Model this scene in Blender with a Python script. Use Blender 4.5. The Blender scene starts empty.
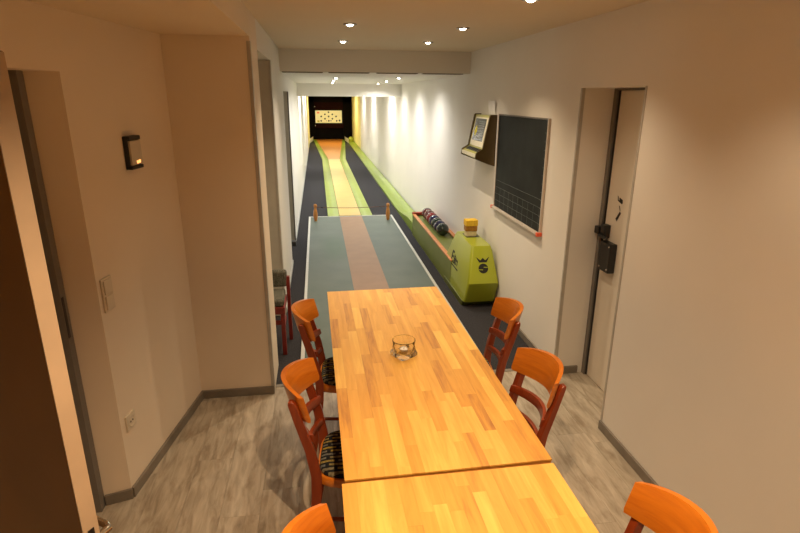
import bpy, bmesh, math, random
from mathutils import Vector, Matrix
random.seed(7)
scene = bpy.context.scene
COL = scene.collection
PI = math.pi

# ------------------------------------------------------------------ camera
F_PX, PITCH, YAW, ROLL, CAM_H = 537.955, 0.304457, 0.149816, 0.006437, 1.95
fw = Vector((math.sin(YAW) * math.cos(PITCH), math.cos(YAW) * math.cos(PITCH), -math.sin(PITCH)))
rt = fw.cross(Vector((0, 0, 1))).normalized()
up = rt.cross(fw)
rt2 = math.cos(ROLL) * rt + math.sin(ROLL) * up
up2 = -math.sin(ROLL) * rt + math.cos(ROLL) * up
cam_data = bpy.data.cameras.new('camera')
cam_data.sensor_width = 36.0
cam_data.lens = F_PX * 36.0 / 800.0
cam_data.clip_start = 0.02
cam_data.clip_end = 200
cam = bpy.data.objects.new('camera', cam_data)
COL.objects.link(cam)
cam.matrix_world = Matrix(((rt2.x, up2.x, -fw.x, 0), (rt2.y, up2.y, -fw.y, 0), (rt2.z, up2.z, -fw.z, CAM_H), (0, 0, 0, 1)))
scene.camera = cam

# ------------------------------------------------------------------ world, exposure
world = bpy.data.worlds.new('world')
scene.world = world
world.use_nodes = True
world.node_tree.nodes['Background'].inputs[0].default_value = (0.02, 0.02, 0.02, 1)
world.node_tree.nodes['Background'].inputs[1].default_value = 0.3
vs = scene.view_settings
vs.view_transform = 'Standard'
vs.look = 'None'
vs.gamma = 1.0
vs.use_curve_mapping = False
vs.exposure = 0.52

# downlights: x, y, watt, colour  (front room hangs at CEIL_Z, lane part at LANE_Z)
CEIL_Z, LANE_Z, ALC_Z = 2.42, 2.20, 2.275
WARM, MID, COOL = (1.0, 0.77, 0.50), (1.0, 0.82, 0.60), (1.0, 0.97, 0.91)
FRONT_LIGHTS = [
    (0.246, 3.954, 40, WARM, 'round recessed ceiling spotlight above the far end of the table, left row'),
    (0.254, 5.12, 40, MID, 'recessed ceiling spotlight in left row, closest to the dropped ceiling edge'),
    (1.00, 5.048, 40, MID, 'recessed ceiling spotlight in right row, closest to the dropped ceiling edge'),
    (1.044, 4.013, 40, WARM, 'recessed ceiling spotlight in right row, second from the dropped ceiling edge'),
    (1.074, 2.817, 30, WARM, 'recessed ceiling spotlight in right row, cut by the top of the photo'),
    (0.30, 2.70, 14, WARM, 'recessed ceiling spotlight over the middle of the wooden table'),
    (0.20, 0.80, 120, (1.0, 0.67, 0.38), 'recessed ceiling spotlight over the near table, left row'),
    (1.074, 1.50, 20, WARM, 'recessed ceiling spotlight over the near table, right row'),
]
LANE_LIGHTS = [
    (0.278, 7.77, 34, COOL, 'small ceiling spotlight over the lane, left row, nearest the vents'),
    (0.287, 9.0, 34, COOL, 'small ceiling spotlight over the lane, left row, second from the vents'),
    (0.30, 10.3, 34, COOL, 'small ceiling spotlight over the lane, left row, third from the vents'),
    (1.096, 7.48, 34, COOL, 'small ceiling spotlight over the lane, right row, nearest the vents'),
    (1.121, 9.0, 34, COOL, 'small ceiling spotlight over the lane, right row, second from the vents'),
    (1.16, 10.6, 34, COOL, 'small ceiling spotlight over the lane, right row, third from the vents'),
    (1.42, 12.4, 85, COOL, 'ceiling spotlight behind the white drop, right row'),
    (-0.12, 12.4, 85, COOL, 'ceiling spotlight behind the white drop, left row'),
    (1.42, 16.4, 92, COOL, 'ceiling spotlight half way down the lane, right row'),
    (-0.12, 16.4, 92, COOL, 'ceiling spotlight half way down the lane, left row'),
    (1.42, 19.8, 74, COOL, 'ceiling spotlight before the pin end, right row'),
    (-0.12, 19.8, 74, COOL, 'ceiling spotlight before the pin end, left row'),
]

# ------------------------------------------------------------------ materials
def lin(c):
    return tuple(((v / 255) / 12.92 if v / 255 <= 0.04045 else ((v / 255 + 0.055) / 1.055) ** 2.4) for v in c)

class NT:
    def __init__(s, name):
        s.m = bpy.data.materials.new(name)
        s.m.use_nodes = True
        s.t = s.m.node_tree
        s.b = s.t.nodes['Principled BSDF']
    def n(s, typ, **kw):
        nd = s.t.nodes.new(typ)
        for k, v in kw.items():
            if k.startswith('i_'):
                nd.inputs[k[2:].replace('_', ' ')].default_value = v
            else:
                setattr(nd, k, v)
        return nd
    def l(s, a, b):
        s.t.links.new(a, b)

def ramp(t, fac, stops):
    r = t.n('ShaderNodeValToRGB')
    e = r.color_ramp.elements
    while len(e) < len(stops):
        e.new(0.5)
    for el, (p, c) in zip(e, stops):
        el.position = p
        el.color = (*c, 1)
    t.l(fac, r.inputs[0])
    return r

def mat(name, col, rough=0.5, metal=0.0, spec=0.5, var=0.06, scale=14.0, bump=0.0, bscale=120.0, emit=0.0, ecol=None, coat=0.0):
    t = NT(name)
    tc = t.n('ShaderNodeTexCoord')
    nz = t.n('ShaderNodeTexNoise')
    nz.inputs['Scale'].default_value = scale
    nz.inputs['Detail'].default_value = 4
    t.l(tc.outputs['Object'], nz.inputs['Vector'])
    lo = tuple(max(0, c * (1 - var)) for c in col)
    hi = tuple(min(1, c * (1 + var)) for c in col)
    r = ramp(t, nz.outputs['Fac'], [(0.3, lo), (0.7, hi)])
    t.l(r.outputs[0], t.b.inputs['Base Color'])
    t.b.inputs['Roughness'].default_value = rough
    t.b.inputs['Metallic'].default_value = metal
    t.b.inputs['Specular IOR Level'].default_value = spec
    if coat:
        t.b.inputs['Coat Weight'].default_value = coat
        t.b.inputs['Coat Roughness'].default_value = 0.15
    if bump:
        n2 = t.n('ShaderNodeTexNoise')
        n2.inputs['Scale'].default_value = bscale
        n2.inputs['Detail'].default_value = 3
        t.l(tc.outputs['Object'], n2.inputs['Vector'])
        bp = t.n('ShaderNodeBump')
        bp.inputs['Strength'].default_value = bump
        bp.inputs['Distance'].default_value = 0.004
        t.l(n2.outputs['Fac'], bp.inputs['Height'])
        t.l(bp.outputs[0], t.b.inputs['Normal'])
    if emit:
        t.b.inputs['Emission Color'].default_value = (*(ecol or col), 1)
        t.b.inputs['Emission Strength'].default_value = emit
    return t.m

def wood_mat(name, stops, rough, grain=(3, 45, 45), axis_y=False, randamt=0.75, coat=0.0, noise_w=0.45, blotch=None):
    """stave / plank material: colour differs from piece to piece (object random), fine grain along the piece"""
    t = NT(name)
    tc = t.n('ShaderNodeTexCoord')
    oi = t.n('ShaderNodeObjectInfo')
    geo = t.n('ShaderNodeNewGeometry')
    mp = t.n('ShaderNodeMapping')
    mp.inputs['Scale'].default_value = grain
    off = t.n('ShaderNodeVectorMath', operation='SCALE')
    cmb = t.n('ShaderNodeCombineXYZ')
    for i in range(3):
        t.l(oi.outputs['Random'], cmb.inputs[i])
    t.l(cmb.outputs[0], off.inputs[0])
    off.inputs['Scale'].default_value = 37.0
    add = t.n('ShaderNodeVectorMath', operation='ADD')
    t.l(geo.outputs['Position'], mp.inputs['Vector'])
    t.l(mp.outputs[0], add.inputs[0])
    t.l(off.outputs[0], add.inputs[1])
    nz = t.n('ShaderNodeTexNoise')
    nz.inputs['Scale'].default_value = 1.0
    nz.inputs['Detail'].default_value = 6
    nz.inputs['Roughness'].default_value = 0.6
    nz.inputs['Distortion'].default_value = 0.6
    t.l(add.outputs[0], nz.inputs['Vector'])
    m1 = t.n('ShaderNodeMath', operation='MULTIPLY')
    t.l(oi.outputs['Random'], m1.inputs[0]); m1.inputs[1].default_value = randamt
    m2 = t.n('ShaderNodeMath', operation='MULTIPLY_ADD')
    t.l(nz.outputs['Fac'], m2.inputs[0]); m2.inputs[1].default_value = noise_w * 2
    t.l(m1.outputs[0], m2.inputs[2])
    m3 = t.n('ShaderNodeMath', operation='SUBTRACT')
    t.l(m2.outputs[0], m3.inputs[0]); m3.inputs[1].default_value = noise_w * 0.5
    r = ramp(t, m3.outputs[0], stops)
    out = r.outputs[0]
    if blotch:
        n3 = t.n('ShaderNodeTexNoise')
        n3.inputs['Scale'].default_value = 13.0
        n3.inputs['Detail'].default_value = 5
        mp3 = t.n('ShaderNodeMapping')
        mp3.inputs['Scale'].default_value = (1.0, 0.4, 1) if axis_y else (0.4, 1.0, 1)
        t.l(add.outputs[0], n3.inputs['Vector'])
        t.l(geo.outputs['Position'], mp3.inputs['Vector'])
        t.l(mp3.outputs[0], n3.inputs['Vector'])
        r3 = ramp(t, n3.outputs['Fac'], [(0.56, (0, 0, 0)), (0.74, (0.9, 0.9, 0.9))])
        mx = t.n('ShaderNodeMix', data_type='RGBA')
        t.l(r3.outputs[0], mx.inputs['Factor'])
        t.l(out, mx.inputs['A'])
        mx.inputs['B'].default_value = (*blotch, 1)
        out = mx.outputs['Result']
    t.l(out, t.b.inputs['Base Color'])
    t.b.inputs['Roughness'].default_value = rough
    if coat:
        t.b.inputs['Coat Weight'].default_value = coat
        t.b.inputs['Coat Roughness'].default_value = 0.2
    return t.m

M = {}
M['wall'] = mat('white_wall_paint', (0.80, 0.77, 0.72), 0.75, var=0.025, scale=1.5, bump=0.12, bscale=260, spec=0.25)
M['ceiling'] = mat('ceiling_paint', (0.80, 0.77, 0.72), 0.8, var=0.02, scale=1.0, bump=0.08, bscale=200, spec=0.2)
M['wall_cream'] = mat('cream_wall_paint', (0.80, 0.70, 0.575), 0.75, var=0.025, scale=1.5, bump=0.12, bscale=260, spec=0.25)
M['ceiling_cream'] = mat('cream_ceiling_paint', (0.78, 0.68, 0.54), 0.8, var=0.02, scale=1.0, bump=0.08, bscale=200, spec=0.2)
M['bead'] = mat('corner_profile', (0.45, 0.42, 0.37), 0.4, metal=0.0, var=0.08)
M['baseboard'] = mat('grey_baseboard', (0.20, 0.175, 0.145), 0.5, var=0.15, scale=9)
M['plank'] = wood_mat('grey_vinyl_plank', [(0.0, (0.20, 0.16, 0.115)), (0.35, (0.40, 0.345, 0.27)), (0.65, (0.54, 0.48, 0.39)), (1.0, (0.64, 0.58, 0.48))], 0.42, grain=(30, 5.0, 5), axis_y=True, randamt=0.14, noise_w=0.66, blotch=(0.25, 0.195, 0.135))
M['underfloor'] = mat('floor_joint', (0.26, 0.22, 0.17), 0.8)
M['carpet'] = mat('charcoal_carpet', (0.038, 0.037, 0.041), 0.95, var=0.35, scale=90, bump=0.6, bscale=350, spec=0.1)
M['stave'] = wood_mat('oiled_beech_stave', [(0.0, (0.30, 0.115, 0.020)), (0.14, (0.50, 0.22, 0.042)), (0.35, (0.68, 0.34, 0.055)), (0.65, (0.78, 0.425, 0.080)), (1.0, (0.90, 0.58, 0.13))], 0.42, grain=(38, 3.2, 38), axis_y=True, randamt=0.62, noise_w=0.52, coat=0.0)
M['table_base'] = mat('table_frame_wood', (0.58, 0.26, 0.05), 0.4, var=0.15)
M['rail'] = wood_mat('lacquered_wood_lit', [(0.0, (0.56, 0.14, 0.012)), (0.5, (0.74, 0.235, 0.018)), (1.0, (0.82, 0.30, 0.030))], 0.28, grain=(12, 5, 60), randamt=0.15, noise_w=0.5, coat=0.4)  # same lacquer as the posts, lightened for the light the rails catch
M['post'] = wood_mat('lacquered_wood_shaded', [(0.0, (0.18, 0.025, 0.006)), (0.5, (0.30, 0.048, 0.010)), (1.0, (0.40, 0.08, 0.014))], 0.28, grain=(40, 40, 5), randamt=0.15, noise_w=0.5, coat=0.4)  # darker, shaded copy of the rail lacquer
M['redwood'] = mat('dark_red_stained_wood', (0.22, 0.02, 0.012), 0.4, var=0.2)
M['lino'] = None
M['lino_brown'] = mat('brown_runway_linoleum', (0.27, 0.165, 0.098), 0.55, spec=0.25, var=0.06, scale=5)
M['white_strip'] = mat('white_edge_strip', (0.50, 0.50, 0.46), 0.4, var=0.05)
M['lane_yellow'] = mat('yellow_lane_surface', (0.60, 0.42, 0.13), 0.30, var=0.06, scale=3)
M['lane_orange'] = mat('orange_pin_plate', (0.50, 0.18, 0.025), 0.35, var=0.06, scale=3)
M['gutter'] = mat('green_gutter', (0.22, 0.31, 0.028), 0.35, var=0.10, scale=3)
M['dark'] = mat('dark_joint', (0.02, 0.02, 0.018), 0.6)
M['green'] = mat('lime_green_lacquer', (0.335, 0.385, 0.018), 0.32, var=0.04, scale=4, coat=0.3)
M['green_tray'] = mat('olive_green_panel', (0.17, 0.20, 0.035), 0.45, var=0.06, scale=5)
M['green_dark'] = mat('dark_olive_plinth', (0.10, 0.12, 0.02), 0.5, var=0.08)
M['tray_rim'] = mat('orange_wood_rim', (0.62, 0.23, 0.055), 0.4, var=0.15, scale=20)
M['tray_red'] = mat('red_end_stop', (0.35, 0.04, 0.02), 0.4)
M['black'] = mat('black_plastic', (0.012, 0.012, 0.012), 0.4)
M['black_print'] = mat('black_print', (0.008, 0.008, 0.006), 0.6)
M['blackhole'] = mat('black_curtain', (0.006, 0.005, 0.005), 0.95, spec=0.05)
M['darkred'] = mat('dark_red_panel', (0.016, 0.0025, 0.0025), 0.8, spec=0.1)
M['yellow_glow_wall'] = mat('painted_yellow_glow', (0.84, 0.78, 0.40), 0.7, var=0.04, scale=2)  # yellow light from the pin end, put into a wall colour
M['board_glow'] = mat('backlit_cream_panel', (0.75, 0.68, 0.40), 0.5, emit=0.30, ecol=(0.80, 0.72, 0.34), var=0.05, scale=4)
M['red_print'] = mat('red_print', (0.7, 0.2, 0.08), 0.6, emit=0.4, ecol=(0.8, 0.25, 0.1))
M['yellow_print'] = mat('yellow_print', (0.6, 0.52, 0.03), 0.6)
M['chalk'] = mat('dark_slate_board', (0.022, 0.026, 0.026), 0.7, var=0.2, scale=5, spec=0.15)
M['chalkline'] = mat('pale_board_line', (0.14, 0.15, 0.14), 0.7)
M['board_frame'] = mat('pale_aluminium_frame', (0.62, 0.55, 0.48), 0.4, metal=0.2)
M['orange_plastic'] = mat('orange_red_plastic', (0.75, 0.10, 0.03), 0.4)
M['console_side'] = mat('brown_console_side', (0.085, 0.055, 0.012), 0.5, var=0.1)
M['console_face'] = mat('olive_yellow_metal', (0.42, 0.41, 0.10), 0.4, var=0.06)
M['cream'] = mat('cream_plastic', (0.72, 0.68, 0.52), 0.45)
M['screen'] = mat('dark_screen', (0.03, 0.035, 0.035), 0.2)
M['grey_print'] = mat('grey_print', (0.22, 0.24, 0.24), 0.6)
M['paper'] = mat('white_paper', (0.85, 0.84, 0.84), 0.8)
M['sponge_y'] = mat('yellow_sponge', (0.78, 0.50, 0.04), 0.95, var=0.15, scale=60, bump=0.5, bscale=200)
M['sponge_b'] = mat('brown_sponge', (0.36, 0.17, 0.03), 0.95, var=0.2, scale=60, bump=0.5, bscale=200)
M['sponge_w'] = mat('cream_sponge', (0.72, 0.62, 0.38), 0.95, var=0.1, scale=60, bump=0.4, bscale=200)
M['pin_wood'] = mat('turned_pin_wood', (0.50, 0.20, 0.045), 0.35, var=0.12, scale=25)
M['rope'] = mat('brown_cord', (0.14, 0.06, 0.03), 0.8)
M['door_paint'] = mat('cream_door_paint', (0.74, 0.68, 0.59), 0.5, var=0.02, scale=2)
M['door_dark'] = mat('brown_door_face', (0.24, 0.135, 0.05), 0.55, var=0.12, scale=4)
M['door_edge'] = mat('bare_door_edge', (0.46, 0.36, 0.26), 0.6, var=0.08, scale=6)
M['frame_grey'] = mat('grey_steel_frame', (0.17, 0.155, 0.14), 0.5, var=0.05)
M['lane_door'] = mat('grey_beige_door', (0.50, 0.47, 0.40), 0.6, var=0.04)
M['chrome'] = mat('brushed_chrome', (0.72, 0.70, 0.66), 0.22, metal=1.0, var=0.02)
M['brass'] = mat('old_brass', (0.60, 0.42, 0.12), 0.35, metal=1.0)
M['switch'] = mat('ivory_switch', (0.70, 0.62, 0.50), 0.45, var=0.02)
M['switch_dark'] = mat('socket_hole', (0.05, 0.04, 0.03), 0.6)
M['unit_face'] = mat('silver_brown_face', (0.60, 0.54, 0.44), 0.4, metal=0.0)
M['led'] = mat('amber_indicator', (0.9, 0.35, 0.08), 0.5, emit=1.6, ecol=(1.0, 0.36, 0.10))
M['lamp'] = mat('lit_lamp_disc', (1, 1, 1), 0.5, emit=22.0, ecol=(1.0, 0.90, 0.75), var=0)
M['lamp_ring'] = mat('lamp_ring_metal', (0.20, 0.17, 0.14), 0.35, metal=0.8)
M['vent'] = mat('dark_vent', (0.02, 0.017, 0.013), 0.7)
M['wax'] = mat('white_wax', (0.85, 0.82, 0.78), 0.5)
M['wick'] = mat('burnt_wick', (0.03, 0.02, 0.02), 0.9)
M['deflector'] = mat('pale_wood_beam', (0.85, 0.82, 0.72), 0.5)

def ball_mat(name, base, swirl):
    t = NT(name)
    tc = t.n('ShaderNodeTexCoord')
    nz = t.n('ShaderNodeTexNoise')
    nz.inputs['Scale'].default_value = 14
    nz.inputs['Detail'].default_value = 5
    nz.inputs['Distortion'].default_value = 1.6
    t.l(tc.outputs['Object'], nz.inputs['Vector'])
    r = ramp(t, nz.outputs['Fac'], [(0.48, base), (0.62, swirl)])
    t.l(r.outputs[0], t.b.inputs['Base Color'])
    t.b.inputs['Roughness'].default_value = 0.12
    t.b.inputs['Coat Weight'].default_value = 0.5
    return t.m
M['ball_green'] = ball_mat('dark_green_ball', (0.006, 0.016, 0.012), (0.010, 0.030, 0.022))
M['ball_green_b'] = ball_mat('marbled_green_ball', (0.008, 0.022, 0.016), (0.03, 0.07, 0.05))
M['ball_navy'] = ball_mat('navy_ball', (0.018, 0.018, 0.06), (0.05, 0.06, 0.14))
M['ball_red'] = ball_mat('red_ball', (0.22, 0.012, 0.012), (0.32, 0.03, 0.02))
M['ball_dred'] = ball_mat('dark_red_ball', (0.085, 0.008, 0.008), (0.12, 0.015, 0.012))

def glass_mat():
    t = NT('clear_glass')
    t.b.inputs['Base Color'].default_value = (0.97, 0.98, 0.98, 1)
    t.b.inputs['Roughness'].default_value = 0.02
    t.b.inputs['Transmission Weight'].default_value = 1.0
    t.b.inputs['IOR'].default_value = 1.36
    return t.m
M['glass'] = glass_mat()

def lino_mat():
    """grey-green linoleum of the run-up with one faint greenish oval patch"""
    t = NT('grey_green_linoleum')
    geo = t.n('ShaderNodeNewGeometry')
    nz = t.n('ShaderNodeTexNoise')
    nz.inputs['Scale'].default_value = 2.2
    nz.inputs['Detail'].default_value = 6
    t.l(geo.outputs['Position'], nz.inputs['Vector'])
    r = ramp(t, nz.outputs['Fac'], [(0.3, (0.085, 0.112, 0.094)), (0.7, (0.115, 0.142, 0.120))])
    mp = t.n('ShaderNodeMapping', vector_type='TEXTURE')
    mp.inputs['Location'].default_value = (0.17, 7.05, 0.0)
    mp.inputs['Scale'].default_value = (0.24, 0.85, 50)
    t.l(geo.outputs['Position'], mp.inputs['Vector'])
    ln = t.n('ShaderNodeVectorMath', operation='LENGTH')
    t.l(mp.outputs[0], ln.inputs[0])
    r2 = ramp(t, ln.outputs['Value'], [(0.25, (0.55, 0.55, 0.55)), (1.0, (0, 0, 0))])
    mx = t.n('ShaderNodeMix', data_type='RGBA')
    t.l(r2.outputs[0], mx.inputs['Factor'])
    t.l(r.outputs[0], mx.inputs['A'])
    mx.inputs['B'].default_value = (0.062, 0.115, 0.068, 1)
    t.l(mx.outputs['Result'], t.b.inputs['Base Color'])
    t.b.inputs['Roughness'].default_value = 0.55
    t.b.inputs['Specular IOR Level'].default_value = 0.25
    return t.m
M['lino'] = lino_mat()

def fabric_mat(name, dark, bands, sx, sy):
    """woven seat cover: dark ground, rows of yellow and grey-blue dashes"""
    t = NT(name)
    tc = t.n('ShaderNodeTexCoord')
    mp = t.n('ShaderNodeMapping')
    mp.inputs['Scale'].default_value = (sx, sy, 1)
    t.l(tc.outputs['Object'], mp.inputs['Vector'])
    bk = t.n('ShaderNodeTexBrick')
    bk.offset = 0.5
    bk.inputs['Color1'].default_value = (*bands[0], 1)
    bk.inputs['Color2'].default_value = (*bands[1], 1)
    bk.inputs['Mortar'].default_value = (*dark, 1)
    bk.inputs['Scale'].default_value = 1.0
    bk.inputs['Mortar Size'].default_value = 0.14
    bk.inputs['Mortar Smooth'].default_value = 0.1
    bk.inputs['Brick Width'].default_value = 1.3
    bk.inputs['Row Height'].default_value = 0.55
    t.l(mp.outputs[0], bk.inputs['Vector'])
    nz = t.n('ShaderNodeTexNoise')
    nz.inputs['Scale'].default_value = 90
    t.l(tc.outputs['Object'], nz.inputs['Vector'])
    r = ramp(t, nz.outputs['Fac'], [(0.35, (0.45, 0.45, 0.45)), (0.6, (1, 1, 1))])
    mx = t.n('ShaderNodeMix', data_type='RGBA', blend_type='MULTIPLY')
    mx.inputs['Factor'].default_value = 0.8
    t.l(bk.outputs['Color'], mx.inputs['A'])
    t.l(r.outputs[0], mx.inputs['B'])
    t.l(mx.outputs['Result'], t.b.inputs['Base Color'])
    t.b.inputs['Roughness'].default_value = 0.95
    t.b.inputs['Specular IOR Level'].default_value = 0.1
    return t.m
M['fabric'] = fabric_mat('patterned_seat_fabric', (0.022, 0.025, 0.03), [(0.42, 0.32, 0.05), (0.15, 0.17, 0.19)], 17, 24)
M['fabric_grey'] = fabric_mat('grey_woven_upholstery', (0.08, 0.08, 0.065), [(0.30, 0.285, 0.22), (0.20, 0.195, 0.16)], 30, 60)

# ------------------------------------------------------------------ mesh helpers
def finish(name, bm, m, parent=None, smooth=False, loc=None):
    bmesh.ops.recalc_face_normals(bm, faces=bm.faces[:])
    me = bpy.data.meshes.new(name)
    bm.to_mesh(me)
    bm.free()
    if smooth:
        for p in me.polygons:
            p.use_smooth = True
        if smooth is not True:
            me.set_sharp_from_angle(angle=math.radians(smooth))
    me.materials.append(M[m] if isinstance(m, str) else m)
    o = bpy.data.objects.new(name, me)
    COL.objects.link(o)
    if parent is not None:
        o.parent = parent
    if loc is not None:
        o.location = loc
    return o

def add_box(bm, x0, x1, y0, y1, z0, z1, bev=0.0, seg=2):
    vs_ = [bm.verts.new((x, y, z)) for z in (z0, z1) for y in (y0, y1) for x in (x0, x1)]
    fs = []
    for idx in ((0, 1, 3, 2), (4, 6, 7, 5), (0, 4, 5, 1), (2, 3, 7, 6), (0, 2, 6, 4), (1, 5, 7, 3)):
        fs.append(bm.faces.new([vs_[i] for i in idx]))
    if bev > 0:
        es = list({e for f in fs for e in f.edges})
        bmesh.ops.bevel(bm, geom=es, offset=bev, segments=seg, profile=0.5, affect='EDGES')
    return vs_

def box(name, x0, x1, y0, y1, z0, z1, m, parent=None, bev=0.0, seg=2):
    bm = bmesh.new()
    add_box(bm, x0, x1, y0, y1, z0, z1, bev, seg)
    return finish(name, bm, m, parent)

def add_prism(bm, pts, axis, a, b, bev=0.0):
    """extrude a 2-D outline along an axis: axis 'z' uses (x,y), 'y' uses (x,z), 'x' uses (y,z)"""
    def P(u, v, w):
        return {'z': (u, v, w), 'y': (u, w, v), 'x': (w, u, v)}[axis]
    A = [bm.verts.new(P(u, v, a)) for u, v in pts]
    B = [bm.verts.new(P(u, v, b)) for u, v in pts]
    fs = [bm.faces.new(A), bm.faces.new(B[::-1])]
    n = len(pts)
    for i in range(n):
        fs.append(bm.faces.new([A[i], B[i], B[(i + 1) % n], A[(i + 1) % n]]))
    if bev > 0:
        es = list({e for f in fs for e in f.edges})
        bmesh.ops.bevel(bm, geom=es, offset=bev, segments=2, profile=0.5, affect='EDGES')

def prism(name, pts, axis, a, b, m, parent=None, bev=0.0, smooth=False):
    bm = bmesh.new()
    add_prism(bm, pts, axis, a, b, bev)
    return finish(name, bm, m, parent, smooth)

def add_lathe(bm, prof, n=24, c=(0, 0, 0), axis='z'):
    rings = []
    for r, z in prof:
        ring = []
        if r < 1e-6:
            p = (0, 0, z)
            ring = [bm.verts.new(Vector(c) + Vector({'z': p, 'x': (z, 0, 0), 'y': (0, z, 0)}[axis]))]
        else:
            for i in range(n):
                a = 2 * PI * i / n
                u, v = r * math.cos(a), r * math.sin(a)
                p = {'z': (u, v, z), 'x': (z, u, v), 'y': (u, z, v)}[axis]
                ring.append(bm.verts.new(Vector(c) + Vector(p)))
        rings.append(ring)
    for A, B in zip(rings, rings[1:]):
        if len(A) == 1 and len(B) == 1:
            continue
        if len(A) == 1:
            for i in range(n):
                bm.faces.new([A[0], B[i], B[(i + 1) % n]])
        elif len(B) == 1:
            for i in range(n):
                bm.faces.new([A[i], A[(i + 1) % n], B[0]])
        else:
            for i in range(n):
                bm.faces.new([A[i], A[(i + 1) % n], B[(i + 1) % n], B[i]])

def lathe(name, prof, m, parent=None, n=24, c=(0, 0, 0), axis='z', smooth=40):
    bm = bmesh.new()
    add_lathe(bm, prof, n, c, axis)
    return finish(name, bm, m, parent, smooth)

def add_sweep(bm, frames):
    """frames: list of rings (lists of points) joined one after another, ends capped"""
    rings = [[bm.verts.new(p) for p in fr] for fr in frames]
    n = len(rings[0])
    for A, B in zip(rings, rings[1:]):
        for i in range(n):
            bm.faces.new([A[i], A[(i + 1) % n], B[(i + 1) % n], B[i]])
    bm.faces.new(rings[0][::-1])
    bm.faces.new(rings[-1])

def tube(name, pts, r, m, parent=None, n=8):
    bm = bmesh.new()
    pts = [Vector(p) for p in pts]
    frames = []
    for i, p in enumerate(pts):
        d = (pts[min(i + 1, len(pts) - 1)] - pts[max(i - 1, 0)]).normalized()
        ref = Vector((0, 0, 1)) if abs(d.z) < 0.9 else Vector((1, 0, 0))
        a = d.cross(ref).normalized()
        b = a.cross(d)
        rr = r[i] if isinstance(r, (list, tuple)) else r
        frames.append([p + rr * (math.cos(2 * PI * k / n) * a + math.sin(2 * PI * k / n) * b) for k in range(n)])
    add_sweep(bm, frames)
    return finish(name, bm, m, parent, 50)

def rrect(x0, x1, y0, y1, r, n=4):
    out = []
    for cx, cy, a0 in ((x1 - r, y1 - r, 0), (x0 + r, y1 - r, 90), (x0 + r, y0 + r, 180), (x1 - r, y0 + r, 270)):
        for i in range(n + 1):
            a = math.radians(a0 + 90 * i / n)
            out.append((cx + r * math.cos(a), cy + r * math.sin(a)))
    return out

def tag(o, label, cat, group=None, kind=None):
    if label: o['label'] = label
    if cat: o['category'] = cat
    if group: o['group'] = group
    if kind: o['kind'] = kind
    return o

def thing(name, label, cat, loc=(0, 0, 0), rotz=0.0, group=None, kind=None):
    o = bpy.data.objects.new(name, None)
    o.empty_display_size = 0.1
    COL.objects.link(o)
    o.location = loc
    o.rotation_euler = (0, 0, rotz)
    return tag(o, label, cat, group, kind)

def struct(o, label=None, cat=None):
    return tag(o, label, cat, kind='structure')

def copy_tree(o, parent=None):
    c = o.copy()
    COL.objects.link(c)
    c.parent = parent
    for ch in list(o.children):
        copy_tree(ch, c)
    return c

def text_mesh(name, body, size, m, parent, matrix, extrude=0.001, bold=0.0):
    cu = bpy.data.curves.new(name, 'FONT')
    cu.body = body
    cu.size = size
    cu.extrude = extrude
    cu.offset = bold
    to = bpy.data.objects.new(name + '_tmp', cu)
    COL.objects.link(to)
    dg = bpy.context.evaluated_depsgraph_get()
    me = bpy.data.meshes.new_from_object(to.evaluated_get(dg))
    bpy.data.objects.remove(to)
    me.materials.clear()
    me.materials.append(M[m])
    me.transform(matrix)
    o = bpy.data.objects.new(name, me)
    COL.objects.link(o)
    o.parent = parent
    return o

# ------------------------------------------------------------------ setting: floor
XL, XR = -0.36, 1.665            # lane walls
YC = 3.37                        # cross wall that closes the alcove on the left
YF = 3.46                        # planks end, carpet begins
Y_END = 26.5
BACK_Y = -1.4
floor = struct(box('floor', -2.2, 2.2, BACK_Y - 0.1, YF, -0.10, -0.006, 'underfloor'), 'grey wood-look plank floor around the wooden tables', 'floor')
pw, plen = 0.19, 1.22
ubm = bmesh.new()
add_box(ubm, -0.5, 0.5, -0.5, 0.5, -0.5, 0.5)
tmp = finish('unit', ubm, 'plank')
unit_plank = tmp.data
bpy.data.objects.remove(tmp)
def scaled_piece(name, me, parent, c, s):
    o = bpy.data.objects.new(name, me)
    COL.objects.link(o)
    o.parent = parent
    o.location = c
    o.scale = s
    return o
ix = 0
x = -1.30
while x < 1.93:
    y = -0.9 - random.uniform(0, 1.0)
    while y < YF:
        a, b = max(y, -0.9), min(y + plen, YF)
        if b - a > 0.05:
            scaled_piece('plank', unit_plank, floor, (x + pw / 2, (a + b) / 2, -0.003), (pw - 0.0010, b - a - 0.0010, 0.006))
        y += plen
    x += pw
carpet = struct(box('floor_carpet', -1.1, XR + 0.02, YF, Y_END + 1.2, -0.10, -0.001, 'carpet'), 'dark charcoal carpet beside the bowling lane', 'floor')
struct(box('trim_1', XL, XR, YF - 0.018, YF + 0.018, -0.001, 0.004, 'baseboard', bev=0.0015), 'dark threshold strip between the planks and the carpet', 'trim')

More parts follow.
